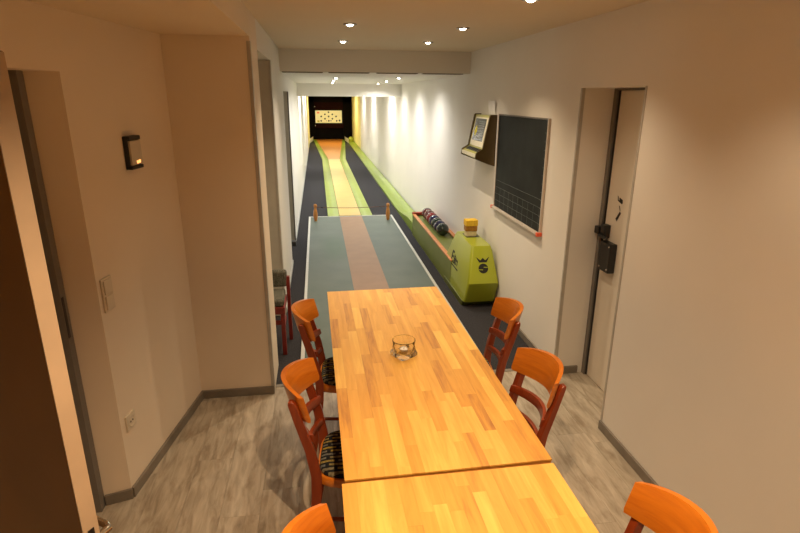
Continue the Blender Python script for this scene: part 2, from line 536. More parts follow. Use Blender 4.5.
# ------------------------------------------------------------------ setting: right wall with door niche
DY0, DY1, DZ = 2.672, 3.365, 2.014
NX = 1.905                       # back of the niche
bm = bmesh.new()
add_box(bm, XR, XR + 0.45, BACK_Y, DY0, -0.05, CEIL_Z + 0.1)
add_box(bm, XR, XR + 0.45, DY1, Y_END + 1.2, -0.05, CEIL_Z + 0.1)
add_box(bm, XR, XR + 0.45, DY0, DY1, DZ, CEIL_Z + 0.1)
struct(finish('wall_right', bm, 'wall'), 'white painted right wall with chalkboard and door niche', 'wall')
bead_d = 0.014
bm = bmesh.new()
add_box(bm, XR - 0.003, XR + 0.02, DY1 - 0.002, DY1 + bead_d, 0, DZ)
add_box(bm, XR - 0.003, XR + 0.02, DY0 - bead_d, DY0 + 0.002, 0, DZ)
struct(finish('trim_2', bm, 'bead'), 'grey metal corner beads along both edges of the right door niche', 'trim')
bbh, bbd = 0.058, 0.014
bm = bmesh.new()
add_box(bm, XR - bbd, XR + 0.001, BACK_Y, DY0, 0, bbh, 0.003)
add_box(bm, XR - bbd, XR + 0.001, DY1, 5.0, 0, bbh, 0.003)
add_box(bm, XR + 0.001, NX - 0.06, DY1 - bbd, DY1 + 0.001, 0, bbh, 0.003)
struct(finish('baseboard_right', bm, 'baseboard'), 'grey brown baseboard of the right wall', 'baseboard')

d1 = thing('door_1', 'cream door with black lock box in the niche of the right wall', 'door', (NX, DY1, 0), kind='structure')
# local: x away from room, y along the wall (negative = towards the camera)
bm = bmesh.new()
add_box(bm, -0.022, 0.06, -0.038, 0.0, 0, DZ)
add_box(bm, -0.02, 0.06, -(DY1 - DY0), -0.038, DZ - 0.012, DZ)
finish('door_frame', bm, 'frame_grey', d1)
leaf = box('door_leaf', 0.0, 0.045, -(DY1 - DY0), -0.041, 0.004, DZ - 0.014, 'door_paint', d1, 0.002)
box('door_seal', -0.012, 0.0, -0.046, -0.0412, 0.004, DZ - 0.014, 'black', d1)
lk = box('lock_case', -0.05, 0.0, -0.232, -0.100, 0.845, 1.045, 'black', d1, 0.008)
for yy, zz in ((-0.215, 0.87), (-0.215, 1.025), (-0.118, 0.87)):
    lathe('screw', [(0, -0.0535), (0.005, -0.0525), (0.006, -0.05)], 'chrome', lk, 10, (0, yy, zz), 'x')
tube('lever_handle', [(-0.03, -0.075, 1.075), (-0.06, -0.10, 1.078), (-0.062, -0.19, 1.076)], [0.012, 0.012, 0.010], 'black', d1)
box('bolt_plate', -0.045, 0.0, -0.125, -0.07, 1.06, 1.15, 'black', d1, 0.006)
box('strike_block', -0.055, 0.0, -0.065, -0.01, 1.075, 1.125, 'black', d1, 0.004)
# printed key pictogram with its letters, flat on the leaf
bm = bmesh.new()
def flat(bm, pts, x0=-0.0012, x1=0.0005):
    add_prism(bm, pts, 'x', x0, x1)
flat(bm, [(-0.165, 1.335), (-0.158, 1.337), (-0.163, 1.312), (-0.205, 1.300), (-0.206, 1.307), (-0.170, 1.317)])
flat(bm, [(-0.176, 1.331), (-0.208, 1.322), (-0.211, 1.305), (-0.178, 1.314)])
flat(bm, [(-0.180, 1.290), (-0.190, 1.287), (-0.198, 1.266), (-0.194, 1.264)])
flat(bm, [(-0.196, 1.262), (-0.207, 1.252), (-0.176, 1.205), (-0.163, 1.217)])
bmesh.ops.transform(bm, matrix=Matrix.Translation((0, -0.195, 1.27)) @ Matrix.Diagonal((1, 1.25, 1.25, 1)) @ Matrix.Translation((0, 0.187, -1.27)), verts=bm.verts[:])
finish('key_pictogram', bm, 'black_print', leaf)

# ------------------------------------------------------------------ setting: left side
# angled alcove wall A -> B, cross wall at YC, niche with open door
A, B = Vector((-1.00, 2.436)), Vector((-0.838, YC))
NLX, NLY = -1.115, 2.40            # back corner of left niche reveal
bm = bmesh.new()
add_prism(bm, [(A.x, A.y), (B.x, B.y), (B.x, YC + 0.41), (-1.8, YC + 0.41), (-1.8, NLY - 0.02), (NLX, NLY)], 'z', -0.05, ALC_Z + 0.3)
struct(finish('wall_left', bm, 'wall_cream'), 'cream left wall with light switch, socket and small wall unit', 'wall')
# over the niche and towards the camera
bm = bmesh.new()
NEAR_J = 1.50
dirw = (A - B).normalized()
Aend = A + dirw * ((A.y - NEAR_J) / -dirw.y) if dirw.y != 0 else A
add_prism(bm, [(A.x, A.y), (NLX - 0.4, A.y + 0.0), (-1.8, NEAR_J), (Aend.x, NEAR_J)], 'z', 2.04, ALC_Z + 0.3)
Bk = Aend + dirw * ((NEAR_J - BACK_Y) / -dirw.y)
add_prism(bm, [(Aend.x, NEAR_J), (-2.1, NEAR_J), (-2.1, BACK_Y), (Bk.x, BACK_Y)], 'z', -0.05, ALC_Z + 0.3)
struct(finish('wall_left_near', bm, 'wall_cream'), 'left wall above and before the open door', 'wall')
bm = bmesh.new()
add_box(bm, -1.75, -1.42, NEAR_J - 0.1, NLY + 0.1, -0.05, 2.2)
struct(finish('wall_left_passage', bm, 'wall'), 'wall closing the passage behind the open left door', 'wall')
# cross wall block between alcove and passage
P0, P1, PZ = 3.78, 4.80, 2.235
bm = bmesh.new()
add_box(bm, B.x - 0.02, XL, YC, P0, -0.05, CEIL_Z + 0.1)
struct(finish('wall_alcove', bm, 'wall_cream'), 'beige cross wall beside the lane with a metal corner edge', 'wall')
struct(box('trim_3', XL - 0.018, XL + 0.004, YC - 0.004, YC + 0.030, 0, 2.25, 'bead', bev=0.002), 'grey metal corner bead on the edge of the cross wall', 'trim')
# lane left wall with two openings
Q0, Q1, QZ = 6.42, 7.50, 2.015
bm = bmesh.new()
add_box(bm, XL - 0.5, XL, P0, P1, PZ, CEIL_Z + 0.1)
add_box(bm, XL - 0.5, XL, P1, Q0, -0.05, CEIL_Z + 0.1)
add_box(bm, XL - 0.5, XL, Q0, Q1, QZ, CEIL_Z + 0.1)
add_box(bm, XL - 0.5, XL, Q1, Y_END + 1.2, -0.05, CEIL_Z + 0.1)
add_box(bm, XL - 0.55, XL - 0.5, P0 - 0.05, Q1 + 0.1, -0.05, CEIL_Z)
struct(finish('wall_lane_left', bm, 'wall'), 'white left wall running along the bowling lane', 'wall')
d3 = thing('door_3', 'grey beige door in first recess of the lane\'s left wall', 'door', (XL, P1, 0), kind='structure')
box('door_leaf', -0.50, -0.012, -0.045, 0.001, 0.004, PZ - 0.004, 'lane_door', d3, 0.002)
box('door_frame', -0.012, 0.006, -0.05, 0.03, 0.004, PZ, 'bead', d3, 0.002)
d4 = thing('door_4', 'grey door in second recess of the lane\'s left wall with dark handle', 'door', (XL - 0.10, Q1, 0), kind='structure')
lf = box('door_leaf', -0.04, 0.0, Q0 - Q1, 0.0, 0.004, QZ - 0.002, 'lane_door', d4, 0.002)
tube('door_handle', [(0.0, -0.98, 1.05), (0.05, -0.98, 1.05), (0.055, -0.88, 1.05)], 0.009, 'black', lf)
bm = bmesh.new()
add_box(bm, -0.015, 0.104, -0.03, 0.001, 0.004, QZ - 0.001)
finish('door_frame', bm, 'lane_door', d4)
box('frame_edge', 0.088, 0.106, -0.034, -0.030, 0.004, QZ - 0.001, 'frame_grey', d4)
ds = box('door_stop', XL - 0.02, XL + 0.05, Q0 + 0.06, Q0 + 0.16, 0.20, 0.26, 'black', None, 0.006)
tag(ds, 'small dark buffer low on the left lane wall beside the grey door', 'buffer')
ds.location = (0, 0, 0)

# baseboards on the left
def strip(bm, p, q, h, d, side=1):
    p, q = Vector(p), Vector(q)
    t = (q - p).normalized()
    nrm = Vector((t.y, -t.x)) * side
    add_prism(bm, [tuple(p), tuple(q), tuple(q + nrm * d), tuple(p + nrm * d)], 'z', 0, h, 0.003)
bm = bmesh.new()
strip(bm, A, B, bbh, bbd)
strip(bm, (NLX, NLY), (A.x + 0.004, A.y), bbh, bbd)
strip(bm, B, (XL, YC), bbh, bbd)
struct(finish('baseboard_left', bm, 'baseboard'), 'grey brown baseboard of the left alcove', 'baseboard')
bm = bmesh.new()
add_box(bm, XL, XL + 0.012, P1 + 0.04, Q0, 0, 0.05, 0.002)
add_box(bm, XL, XL + 0.012, Q1, 24, 0, 0.05, 0.002)
struct(finish('baseboard_lane_left', bm, 'white_strip'), 'white baseboard along the lane\'s left wall', 'baseboard')

# open left door: steel frame in the niche, leaf swung towards the camera
d2 = thing('door_2', 'open brown door at the left edge with pale lock edge', 'door', (NLX, NLY, 0), kind='structure')
fr = box('door_frame', -0.06, 0.0, -0.055, -0.004, 0.0, 2.04, 'frame_grey', d2, 0.002)
box('strike_plate', -0.002, 0.0015, -0.050, -0.030, 0.93, 1.12, 'black', fr)
FE, HG = Vector((-0.510, 1.045)), Vector((-1.25, 1.52))
du = (HG - FE).normalized()
lw_ = (HG - FE).length
leaf2 = box('door_leaf', 0.0, lw_, 0.0, 0.037, 0.008, 2.02, 'door_dark', d2, 0.002)
ang = math.atan2(du.y, du.x)
leaf2.location = (FE.x - NLX, FE.y - NLY, 0)
leaf2.rotation_euler = (0, 0, ang)
# local x runs from the free edge to the hinge; local -y is the lane side
box('edge_band', -0.0025, 0.0, 0.0008, 0.0362, 0.01, 2.018, 'door_edge', leaf2)
box('lock_plate', -0.004, -0.002, 0.012, 0.026, 0.88, 1.055, 'black', leaf2)
hd = box('handle_plate', 0.025, 0.065, 0.037, 0.043, 0.85, 1.03, 'brass', leaf2, 0.002)
tube('door_handle', [(0.045, 0.043, 0.98), (0.045, 0.085, 0.98), (0.05, 0.09, 0.98), (0.16, 0.09, 0.98)], 0.009, 'chrome', hd, 10)
hd2 = box('handle_plate', 0.025, 0.065, -0.006, 0.0, 0.85, 1.03, 'brass', leaf2, 0.002)
tube('door_handle', [(0.045, -0.006, 0.98), (0.045, -0.05, 0.98), (0.06, -0.055, 0.98), (0.16, -0.055, 0.98)], 0.009, 'chrome', hd2, 10)

# ------------------------------------------------------------------ setting: ceilings, rear wall
BY = 6.02
struct(box('ceiling', XL, XR + 0.4, BACK_Y - 0.1, BY, CEIL_Z, CEIL_Z + 0.12, 'ceiling_cream'), 'cream front ceiling with recessed spotlights', 'ceiling')
bm = bmesh.new()
add_box(bm, -2.2, XL, BACK_Y - 0.1, YC + 0.02, ALC_Z, CEIL_Z + 0.12)
struct(finish('ceiling_alcove', bm, 'ceiling_cream'), 'lower ceiling of the left alcove', 'ceiling')
struct(box('ceiling_lane', XL - 0.5, XR + 0.4, BY, Y_END + 1.2, LANE_Z, CEIL_Z + 0.12, 'ceiling'), 'dropped white ceiling over the bowling lane', 'ceiling')
struct(box('trim_4', XL - 0.01, XR + 0.01, 11.0, 11.35, 1.962, LANE_Z + 0.001, 'ceiling'), 'white ceiling drop across the lane', 'trim')
struct(box('wall_back', -2.2, 2.2, BACK_Y - 0.1, BACK_Y, -0.05, CEIL_Z + 0.1, 'wall'), 'white rear wall behind the tables', 'wall')
struct(box('wall_end', XL - 0.5, XR + 0.4, Y_END + 1.15, Y_END + 1.3, -0.05, CEIL_Z, 'blackhole'), 'black end wall behind the pin deck', 'wall')
bm = bmesh.new()  # added panels that carry the pin end's yellow glow as colour
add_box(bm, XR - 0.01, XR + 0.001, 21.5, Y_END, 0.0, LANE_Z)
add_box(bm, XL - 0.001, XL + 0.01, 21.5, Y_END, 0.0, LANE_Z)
struct(finish('trim_5', bm, 'yellow_glow_wall'), 'added side panels coloured as yellow light beside the pin end', 'trim')

# vents in the dropped ceiling edge
for i, (x0, x1) in enumerate(((-0.33, 0.07), (0.15, 0.56), (0.66, 1.08), (1.16, 1.58))):
    where = ('leftmost', 'second from the left', 'third from the left', 'rightmost')[i]
    v = thing('ceiling_vent', 'long dark slot vent in the dropped ceiling edge, %s' % where, 'vent', ((x0 + x1) / 2, BY + 0.06, LANE_Z), group='slot vents in the dropped ceiling')
    h = (x1 - x0) / 2
    box('backing', -h, h, -0.04, 0.04, -0.004, 0.0, 'vent', v)
    bm = bmesh.new()
    add_box(bm, -h - 0.01, h + 0.01, -0.05, -0.04, -0.008, 0)
    add_box(bm, -h - 0.01, h + 0.01, 0.04, 0.05, -0.008, 0)
    add_box(bm, -h - 0.01, -h, -0.05, 0.05, -0.008, 0)
    add_box(bm, h, h + 0.01, -0.05, 0.05, -0.008, 0)
    finish('frame', bm, 'lamp_ring', v)
    for k in range(9):
        xx = -h + (k + 1) * 2 * h / 10
        box('slat', xx - 0.004, xx + 0.004, -0.04, 0.04, -0.007, -0.003, 'lamp_ring', v)

# downlights (fixture and its own lamp)
def downlight(x, y, z, watt, colr, label, r=0.037, cone=122):
    t = thing('ceiling_spotlight', label, 'ceiling light', (x, y, z), group='recessed ceiling spotlights')
    lathe('trim_ring', [(r + 0.010, 0.0), (r + 0.010, -0.004), (r, -0.007), (r - 0.004, -0.003), (r - 0.004, 0.0)], 'lamp_ring', t, 20)
    lathe('lamp', [(0.0, -0.016), (r * 0.32, -0.014), (r * 0.55, -0.008), (r * 0.65, -0.001)], 'lamp', t, 16)
    ld = bpy.data.lights.new('ceiling_spotlight_light', 'SPOT')
    ld.energy = watt
    ld.color = colr
    ld.spot_size = math.radians(cone)
    ld.spot_blend = 1.0
    ld.shadow_soft_size = 0.010
    lo = bpy.data.objects.new('ceiling_spotlight_light', ld)
    COL.objects.link(lo)
    lo.parent = t
    lo.location = (0, 0, -0.05)
    return t
for (x, y, wt, c, lb) in FRONT_LIGHTS:
    downlight(x, y, CEIL_Z, wt, c, lb, cone=124 if y < 1.2 else 120)
for (x, y, wt, c, lb) in LANE_LIGHTS:
    downlight(x, y, LANE_Z, wt, c, lb, 0.034, 168)

# ------------------------------------------------------------------ bowling run-up and lane
AX0, AX1, AY0, AY1 = -0.195, 1.215, 3.62, 9.02
ap = thing('bowling_approach', 'grey green linoleum run-up with brown centre strip and white edges', 'bowling approach', (0, 0, 0))
box('linoleum', AX0 + 0.03, 0.318, AY0, AY1 - 0.03, 0.0, 0.018, 'lino', ap)
box('linoleum', 0.692, AX1 - 0.03, AY0, AY1 - 0.03, 0.0, 0.018, 'lino', ap)
box('centre_strip', 0.318, 0.692, AY0, AY1 - 0.03, 0.0, 0.0185, 'lino_brown', ap)
box('edge_strip', AX0, AX0 + 0.03, AY0, AY1, 0.0, 0.026, 'white_strip', ap, 0.003)
box('edge_strip', AX1 - 0.03, AX1, AY0, AY1, 0.0, 0.026, 'white_strip', ap, 0.003)
box('edge_strip', AX0 + 0.03, AX1 - 0.03, AY1 - 0.03, AY1, 0.0, 0.026, 'white_strip', ap, 0.003)

ln = thing('bowling_lane', 'narrow yellow bowling lane with green gutters, widening to an orange pin plate', 'bowling lane', (0, 0, 0))
LK = 17.8
def lane_x(y):
    if y <= LK:
        return 0.318, 0.682
    k = (y - LK) / (Y_END - LK)
    return 0.318 + (-0.07 - 0.318) * k, 0.682 + (1.17 - 0.682) * k
def quad_slab(name, p, z0, z1, m, parent):
    return prism(name, p, 'z', z0, z1, m, parent)
(l0, r0), (l1, r1) = lane_x(9.05), lane_x(Y_END)
quad_slab('lane_surface', [(l0, 9.04), (r0, 9.04), (r0, LK), (l0, LK)], 0.0, 0.03, 'lane_yellow', ln)
quad_slab('pin_plate', [(l0, LK), (r0, LK), (r1, Y_END), (l1, Y_END)], 0.0, 0.03, 'lane_orange', ln)
def gutter(side):
    """shallow half-round channel beside the lane"""
    bm = bmesh.new()
    rings = []
    for y in (9.04, LK, Y_END):
        l, r = lane_x(y)
        base = l if side < 0 else r
        wd = 0.190 if y <= LK else 0.12
        ring = []
        for k in range(9):
            u = k / 8
            d = 0.006 + wd * u
            z = 0.028 - 0.020 * math.sin(PI * u)
            ring.append(bm.verts.new((base + side * d, y, z)))
        ring.append(bm.verts.new((base + side * (wd + 0.006), y, 0.0)))
        ring.append(bm.verts.new((base + side * 0.006, y, 0.0)))
        rings.append(ring)
    n = len(rings[0])
    for P_, Q_ in zip(rings, rings[1:]):
        for i in range(n):
            bm.faces.new([P_[i], P_[(i + 1) % n], Q_[(i + 1) % n], Q_[i]])
    bm.faces.new(rings[0]); bm.faces.new(rings[-1])
    finish('gutter', bm, 'gutter', ln)
    bm = bmesh.new()
    pts = []
    for y in (9.04, LK, Y_END):
        l, r = lane_x(y)
        pts.append((l if side < 0 else r, y))
    outl = [p for p in pts] + [(p[0] + side * 0.006, p[1]) for p in pts[::-1]]
    add_prism(bm, outl, 'z', 0.0, 0.0305)
    finish('joint_strip', bm, 'dark', ln)
gutter(-1)
gutter(1)
quad_slab('deflector_beam', [(-0.35, 24.9), (-0.35, 24.5), (-0.20, 26.0), (-0.20, 26.35)], 0.0, 0.17, 'deflector', ln)
quad_slab('deflector_beam', [(1.36, 24.9), (1.36, 24.5), (1.27, 26.0), (1.27, 26.35)], 0.0, 0.17, 'deflector', ln)

# pin end housing
ph = thing('pin_housing', 'black pin end housing with dark red panels at the end of the lane', 'pin housing', (0.62, Y_END, 0))
box('side_panel', -0.975, -0.72, 0.005, 0.5, 0.0, 2.1, 'blackhole', ph)
box('side_panel', 0.62, 1.04, 0.005, 0.5, 0.0, 2.1, 'blackhole', ph)
box('upper_panel', -0.72, 0.62, 0.05, 0.15, 1.38, 1.72, 'darkred', ph)
box('top_panel', -0.975, 1.04, 0.005, 0.5, 1.72, 2.185, 'blackhole', ph)
box('lower_panel', -0.72, 0.62, 0.05, 0.15, 0.55, 0.75, 'darkred', ph)
box('curtain', -0.72, 0.62, 0.18, 0.20, 0.02, 0.55, 'blackhole', ph)
box('back_panel', -0.72, 0.62, 0.2, 0.24, 0.55, 1.72, 'blackhole', ph)
for zz in (1.52, 0.66):
    lathe('small_lamp', [(0, -0.03), (0.02, -0.02), (0.02, 0.0)], 'cream', ph, 10, (-0.70, 0.05, zz), 'y')
sc = thing('pin_display', 'lit cream pin display board with black numbered dots on black housing', 'display board', (0.555, Y_END + 0.12, 0.78))
pnl = box('panel', -0.62, 0.62, -0.10, -0.04, 0.0, 0.565, 'board_glow', sc, 0.006)
bm = bmesh.new()
add_box(bm, -0.64, 0.64, -0.09, -0.035, -0.02, 0.0)
add_box(bm, -0.64, 0.64, -0.09, -0.035, 0.565, 0.585)
finish('frame', bm, 'darkred', sc)
for (u, v) in ((0.0, 0.86), (-0.28, 0.69), (0.28, 0.69), (-0.56, 0.52), (0.0, 0.52), (0.56, 0.52), (-0.28, 0.34), (0.28, 0.34), (-0.57, 0.17), (0.0, 0.17), (0.60, 0.17)):
    cx, cz = u * 0.62, v * 0.565
    lathe('pin_mark', [(0, -0.105), (0.036, -0.104), (0.038, -0.099)], 'black_print', pnl, 12, (cx, 0, cz), 'y')
for (u, v, mm, ww) in ((-0.78, 0.83, 'red_print', 0.055), (-0.78, 0.14, 'yellow_print', 0.05), (0.82, 0.19, 'black_print', 0.038)):
    box('print_mark', u * 0.62 - ww, u * 0.62 + ww, -0.1035, -0.099, v * 0.565 - 0.04, v * 0.565 + 0.04, mm, pnl)
bm = bmesh.new()
for u in (-0.16, 0.10, 0.16, 0.22):
    add_box(bm, u * 0.62 - 0.012, u * 0.62 + 0.012, -0.1035, -0.099, 0.075, 0.12)
finish('print_mark', bm, 'grey_print', pnl)
# lamp that lights the pin end, mounted behind the top panel edge
pl_ = thing('pin_lamp', 'slim warm tube lamp under the ceiling before the pin housing', 'lamp', (0.62, 23.6, LANE_Z))
box('housing', -0.5, 0.5, -0.05, 0.05, -0.05, 0.0, 'white_strip', pl_, 0.005)
box('diffuser', -0.47, 0.47, -0.04, 0.04, -0.056, -0.05, mat('warm_tube', (1, 0.9, 0.6), 0.5, emit=6.0, ecol=(1.0, 0.80, 0.42)), pl_)
ld = bpy.data.lights.new('pin_lamp_light', 'AREA')
ld.shape = 'RECTANGLE'; ld.size = 0.94; ld.size_y = 0.08; ld.energy = 40; ld.color = (1.0, 0.86, 0.52)
lo = bpy.data.objects.new('pin_lamp_light', ld); COL.objects.link(lo); lo.parent = pl_; lo.location = (0, 0, -0.06)

# two turned skittles with the foul cord between them
def skittle(x, y, label):
    t = thing('skittle', label, 'skittle', (x, y, 0.018), group='skittles holding the cord')
    lathe('body', [(0.0, 0), (0.026, 0.0), (0.030, 0.02), (0.040, 0.09), (0.042, 0.13), (0.034, 0.19), (0.024, 0.225), (0.0215, 0.24), (0.026, 0.25)], 'pin_wood', t, 20)
    t.scale = (0.85, 0.85, 0.90)
    lathe('head', [(0.024, 0.249), (0.031, 0.262), (0.034, 0.28), (0.028, 0.30), (0.012, 0.312), (0.0, 0.314)], 'pin_wood', t, 20)
    return t
skittle(-0.08, 8.70, 'turned wooden skittle at left corner of the grey run-up')
skittle(1.10, 8.66, 'turned wooden skittle at right corner of the grey run-up')
cd = thing('foul_cord', 'thin brown cord stretched between the two wooden skittles', 'cord', (0, 0, 0))
pts = []
for k in range(13):
    u = k / 12
    pts.append((-0.058 + (1.078 + 0.058) * u, 8.70 - 0.04 * u, 0.246 - 0.018 * math.sin(PI * u)))
tube('cord', pts, 0.0045, 'rope', cd, 6)
for xx, yy in ((0.03, 8.696), (0.97, 8.664)):
    lathe('knot', [(0, -0.02), (0.009, -0.01), (0.009, 0.01), (0, 0.02)], 'black', cd, 8, (xx, yy, 0.241), 'x')

# ------------------------------------------------------------------ ball return
br = thing('ball_return', 'lime green ball return cabinet with ball tray and long trough by right wall', 'ball return', (0, 0, 0))
# trough running to the pin end
TX0, TX1 = 1.365, 1.640
def trough_ring(y, h):
    o = [(TX0, y, 0.0), (TX0, y, h + 0.030), (TX0 + 0.018, y, h + 0.030)]
    for k in range(7):
        u_ = k / 6
        o.append((TX0 + 0.025 + (TX1 - TX0 - 0.05) * u_, y, h + 0.024 - 0.020 * math.sin(PI * u_)))
    return o + [(TX1 - 0.018, y, h + 0.030), (TX1, y, h + 0.030), (TX1, y, 0.0)]
bm = bmesh.new()
add_sweep(bm, [trough_ring(7.70, 0.13), trough_ring(8.3, 0.11), trough_ring(9.3, 0.004), trough_ring(25.2, 0.004)])
finish('trough', bm, 'gutter', br)
lathe('end_dome', [(0.13, 0.10), (0.13, 0.18), (0.12, 0.25), (0.08, 0.31), (0.0, 0.33)], 'green', br, 20, (1.52, 25.4, -0.1))
# tray with orange rims
bm = bmesh.new()
TY0, TY1, TH = 5.30, 7.70, 0.30
add_box(bm, 1.345, 1.365, TY0, TY1, 0.0, TH)
add_box(bm, 1.635, 1.655, TY0, TY1, 0.0, TH)
add_box(bm, 1.365, 1.635, TY0, TY1, 0.0, 0.285)
add_box(bm, 1.345, 1.655, TY1 - 0.02, TY1, 0.0, TH)
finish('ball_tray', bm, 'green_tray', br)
box('tray_rim', 1.338, 1.385, TY0, TY1, TH, TH + 0.018, 'tray_rim', br, 0.004)
box('tray_rim', 1.615, 1.662, TY0, TY1, TH, TH + 0.018, 'tray_rim', br, 0.004)
box('end_stop', 1.338, 1.662, TY1 - 0.05, TY1 + 0.01, TH, TH + 0.04, 'tray_red', br, 0.006)
# cabinet head
rings = [
    (0.000, 1.345, 1.655, 4.755, 5.58),
    (0.055, 1.345, 1.655, 4.735, 5.58),
    (0.270, 1.350, 1.657, 4.647, 5.60),
    (0.560, 1.405, 1.618, 4.775, 5.43),
    (0.600, 1.418, 1.605, 4.800, 5.40),
]
bm = bmesh.new()
def ring_pts(z, x0, x1, y0, y1, r=0.025):
    return [(px, py, z) for px, py in rrect(x0, x1, y0, y1, r, 4)]
add_sweep(bm, [ring_pts(*r_) for r_ in rings[1:]])
head = finish('cabinet', bm, 'green', br, 35)
bm = bmesh.new()
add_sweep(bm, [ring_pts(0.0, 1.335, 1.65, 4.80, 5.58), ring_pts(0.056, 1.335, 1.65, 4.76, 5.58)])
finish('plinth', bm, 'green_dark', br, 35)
# crowned ball emblem on the sloping front
p0, p1 = Vector((0, 4.647, 0.27)), Vector((0, 4.775, 0.56))
vdir = (p1 - p0).normalized()
ndir = Vector((0, -vdir.z, vdir.y))
ctr = Vector((1.512, 0, 0)) + p0 + vdir * 0.165
mtx = Matrix(((1, vdir.x, ndir.x, ctr.x), (0, vdir.y, ndir.y, ctr.y), (0, vdir.z, ndir.z, ctr.z), (0, 0, 0, 1)))
bm = bmesh.new()
R_ = 0.047
outer = [(R_ * math.cos(2 * PI * k / 28), R_ * math.sin(2 * PI * k / 28) - 0.02) for k in range(28)]
add_prism(bm, outer, 'z', -0.004, 0.0014)
add_prism(bm, [(-0.036, 0.038), (0.036, 0.038), (0.066, 0.092), (0.024, 0.058), (0.0, 0.082), (-0.024, 0.058), (-0.066, 0.092)], 'z', -0.004, 0.0014)
bmesh.ops.transform(bm, matrix=mtx, verts=bm.verts[:])
finish('ball_emblem', bm, 'black_print', head)
bm = bmesh.new()
add_prism(bm, [(0.004, -0.004), (0.042, -0.008), (0.042, -0.015), (0.004, -0.012)], 'z', 0.0, 0.0022)
add_prism(bm, [(-0.042, -0.026), (-0.004, -0.030), (-0.004, -0.038), (-0.042, -0.033)], 'z', 0.0, 0.0022)
bmesh.ops.transform(bm, matrix=mtx, verts=bm.verts[:])
finish('emblem_stripe', bm, 'green', head)
# lettering on the side facing the run-up
q0, q1 = Vector((1.350, 0, 0.27)), Vector((1.405, 0, 0.56))
vd = (q1 - q0).normalized()
nd = Vector((-vd.z, 0, vd.x))
ud = Vector((0, -1, 0))
org = q0 + vd * 0.03 + Vector((0, 5.36, 0)) + nd * 0.0008
mt = Matrix(((ud.x, vd.x, nd.x, org.x), (ud.y, vd.y, nd.y, org.y), (ud.z, vd.z, nd.z, org.z), (0, 0, 0, 1)))
text_mesh('lettering', 'E', 0.17, 'black_print', head, mt, 0.0012, 0.004)
text_mesh('lettering', 'lite', 0.125, 'black_print', head, mt @ Matrix.Translation((0.105, 0.005, 0)), 0.0012, 0.004)
bm = bmesh.new()
add_prism(bm, [(0.0, -0.016), (0.31, -0.016), (0.31, -0.030), (0.02, -0.024)], 'z', -0.001, 0.0014)
bmesh.ops.transform(bm, matrix=mt, verts=bm.verts[:])
finish('lettering', bm, 'black_print', head)

def ball(x, y, m, label):
    bm = bmesh.new()
    bmesh.ops.create_uvsphere(bm, u_segments=32, v_segments=18, radius=0.08)
    o = finish('bowling_ball', bm, m, None, True)
    o.location = (x + 0.015, y + 0.06, 0.366)
    return tag(o, label, 'bowling ball', 'bowling balls in the green return tray')
ball(1.50, 6.40, 'ball_green', 'large dark green bowling ball nearest the green cabinet in the tray')
ball(1.50, 6.565, 'ball_navy', 'navy bowling ball, second from the green cabinet')
ball(1.50, 6.73, 'ball_green_b', 'marbled green bowling ball, third from the green cabinet')
ball(1.50, 6.895, 'ball_navy', 'navy bowling ball between the marbled green and the red ball')
ball(1.50, 7.06, 'ball_red', 'bright red bowling ball, fifth from the green cabinet')
ball(1.50, 7.225, 'ball_dred', 'dark red bowling ball between the bright red ball and the last ball')
ball(1.50, 7.39, 'ball_dred', 'dark red bowling ball at the far end beside the red end stop')

def sponge(z, h, m, w, d, rz, label):
    bm = bmesh.new()
    add_box(bm, -w / 2, w / 2, -d / 2, d / 2, 0, h, 0.006)
    o = finish('sponge', bm, m)
    o.location = (1.512, 5.20, z)
    o.rotation_euler = (0, 0, rz)
    return tag(o, label, 'sponge', 'sponges stacked on the ball return')
sponge(0.600, 0.056, 'sponge_w', 0.105, 0.085, 0.05, 'cream sponge at the bottom of the stack on the green cabinet')
sponge(0.656, 0.054, 'sponge_b', 0.120, 0.095, -0.04, 'brown sponge in the middle of the stack on the green cabinet')
sponge(0.710, 0.062, 'sponge_y', 0.125, 0.10, 0.03, 'yellow sponge on top of the stack on the green cabinet')
tr = box('sponge_tray', 1.455, 1.59, 5.13, 5.30, 0.600, 0.603, 'black', br, 0.001)

# ------------------------------------------------------------------ chalkboard
CB0, CB1, CZ0, CZ1 = 3.795, 4.925, 0.955, 1.812
cb = thing('chalkboard', 'large dark ruled chalkboard in pale frame on the right wall', 'chalkboard', (XR, (CB0 + CB1) / 2, CZ0))
hw, hh = (CB1 - CB0) / 2, CZ1 - CZ0
slate = box('slate', -0.014, 0.0, -hw + 0.012, hw - 0.012, 0.012, hh - 0.012, 'chalk', cb)
box('frame_side', -0.020, 0.0, -hw, -hw + 0.014, 0.0, hh, 'board_frame', cb, 0.002)
box('frame_side', -0.020, 0.0, hw - 0.014, hw, 0.0, hh, 'board_frame', cb, 0.002)
box('frame_top', -0.020, 0.0, -hw + 0.014, hw - 0.014, hh - 0.010, hh, 'frame_grey', cb, 0.002)
box('chalk_ledge', -0.040, 0.0, -hw, hw, -0.010, 0.012, 'board_frame', cb, 0.003)
for s in (-1, 1):
    box('corner_cap', -0.044, 0.0, s * hw - 0.014, s * hw + 0.016, -0.014, 0.016, 'orange_plastic', cb, 0.005)
bm = bmesh.new()
for k in range(4):
    z = 0.075 + k * 0.062
    add_box(bm, -0.0146, -0.0135, -hw + 0.014, hw - 0.014, z, z + 0.0022)
for k in range(12):
    z = 0.07 + k * 0.062
    add_box(bm, -0.0146, -0.0135, -hw + 0.02, -hw + 0.05, z, z + 0.003)
for k in range(10):
    yv = -hw + 0.05 + k * 0.115
    add_box(bm, -0.0146, -0.0135, yv, yv + 0.002, 0.014, 0.20)
finish('ruled_lines', bm, 'chalkline', slate)

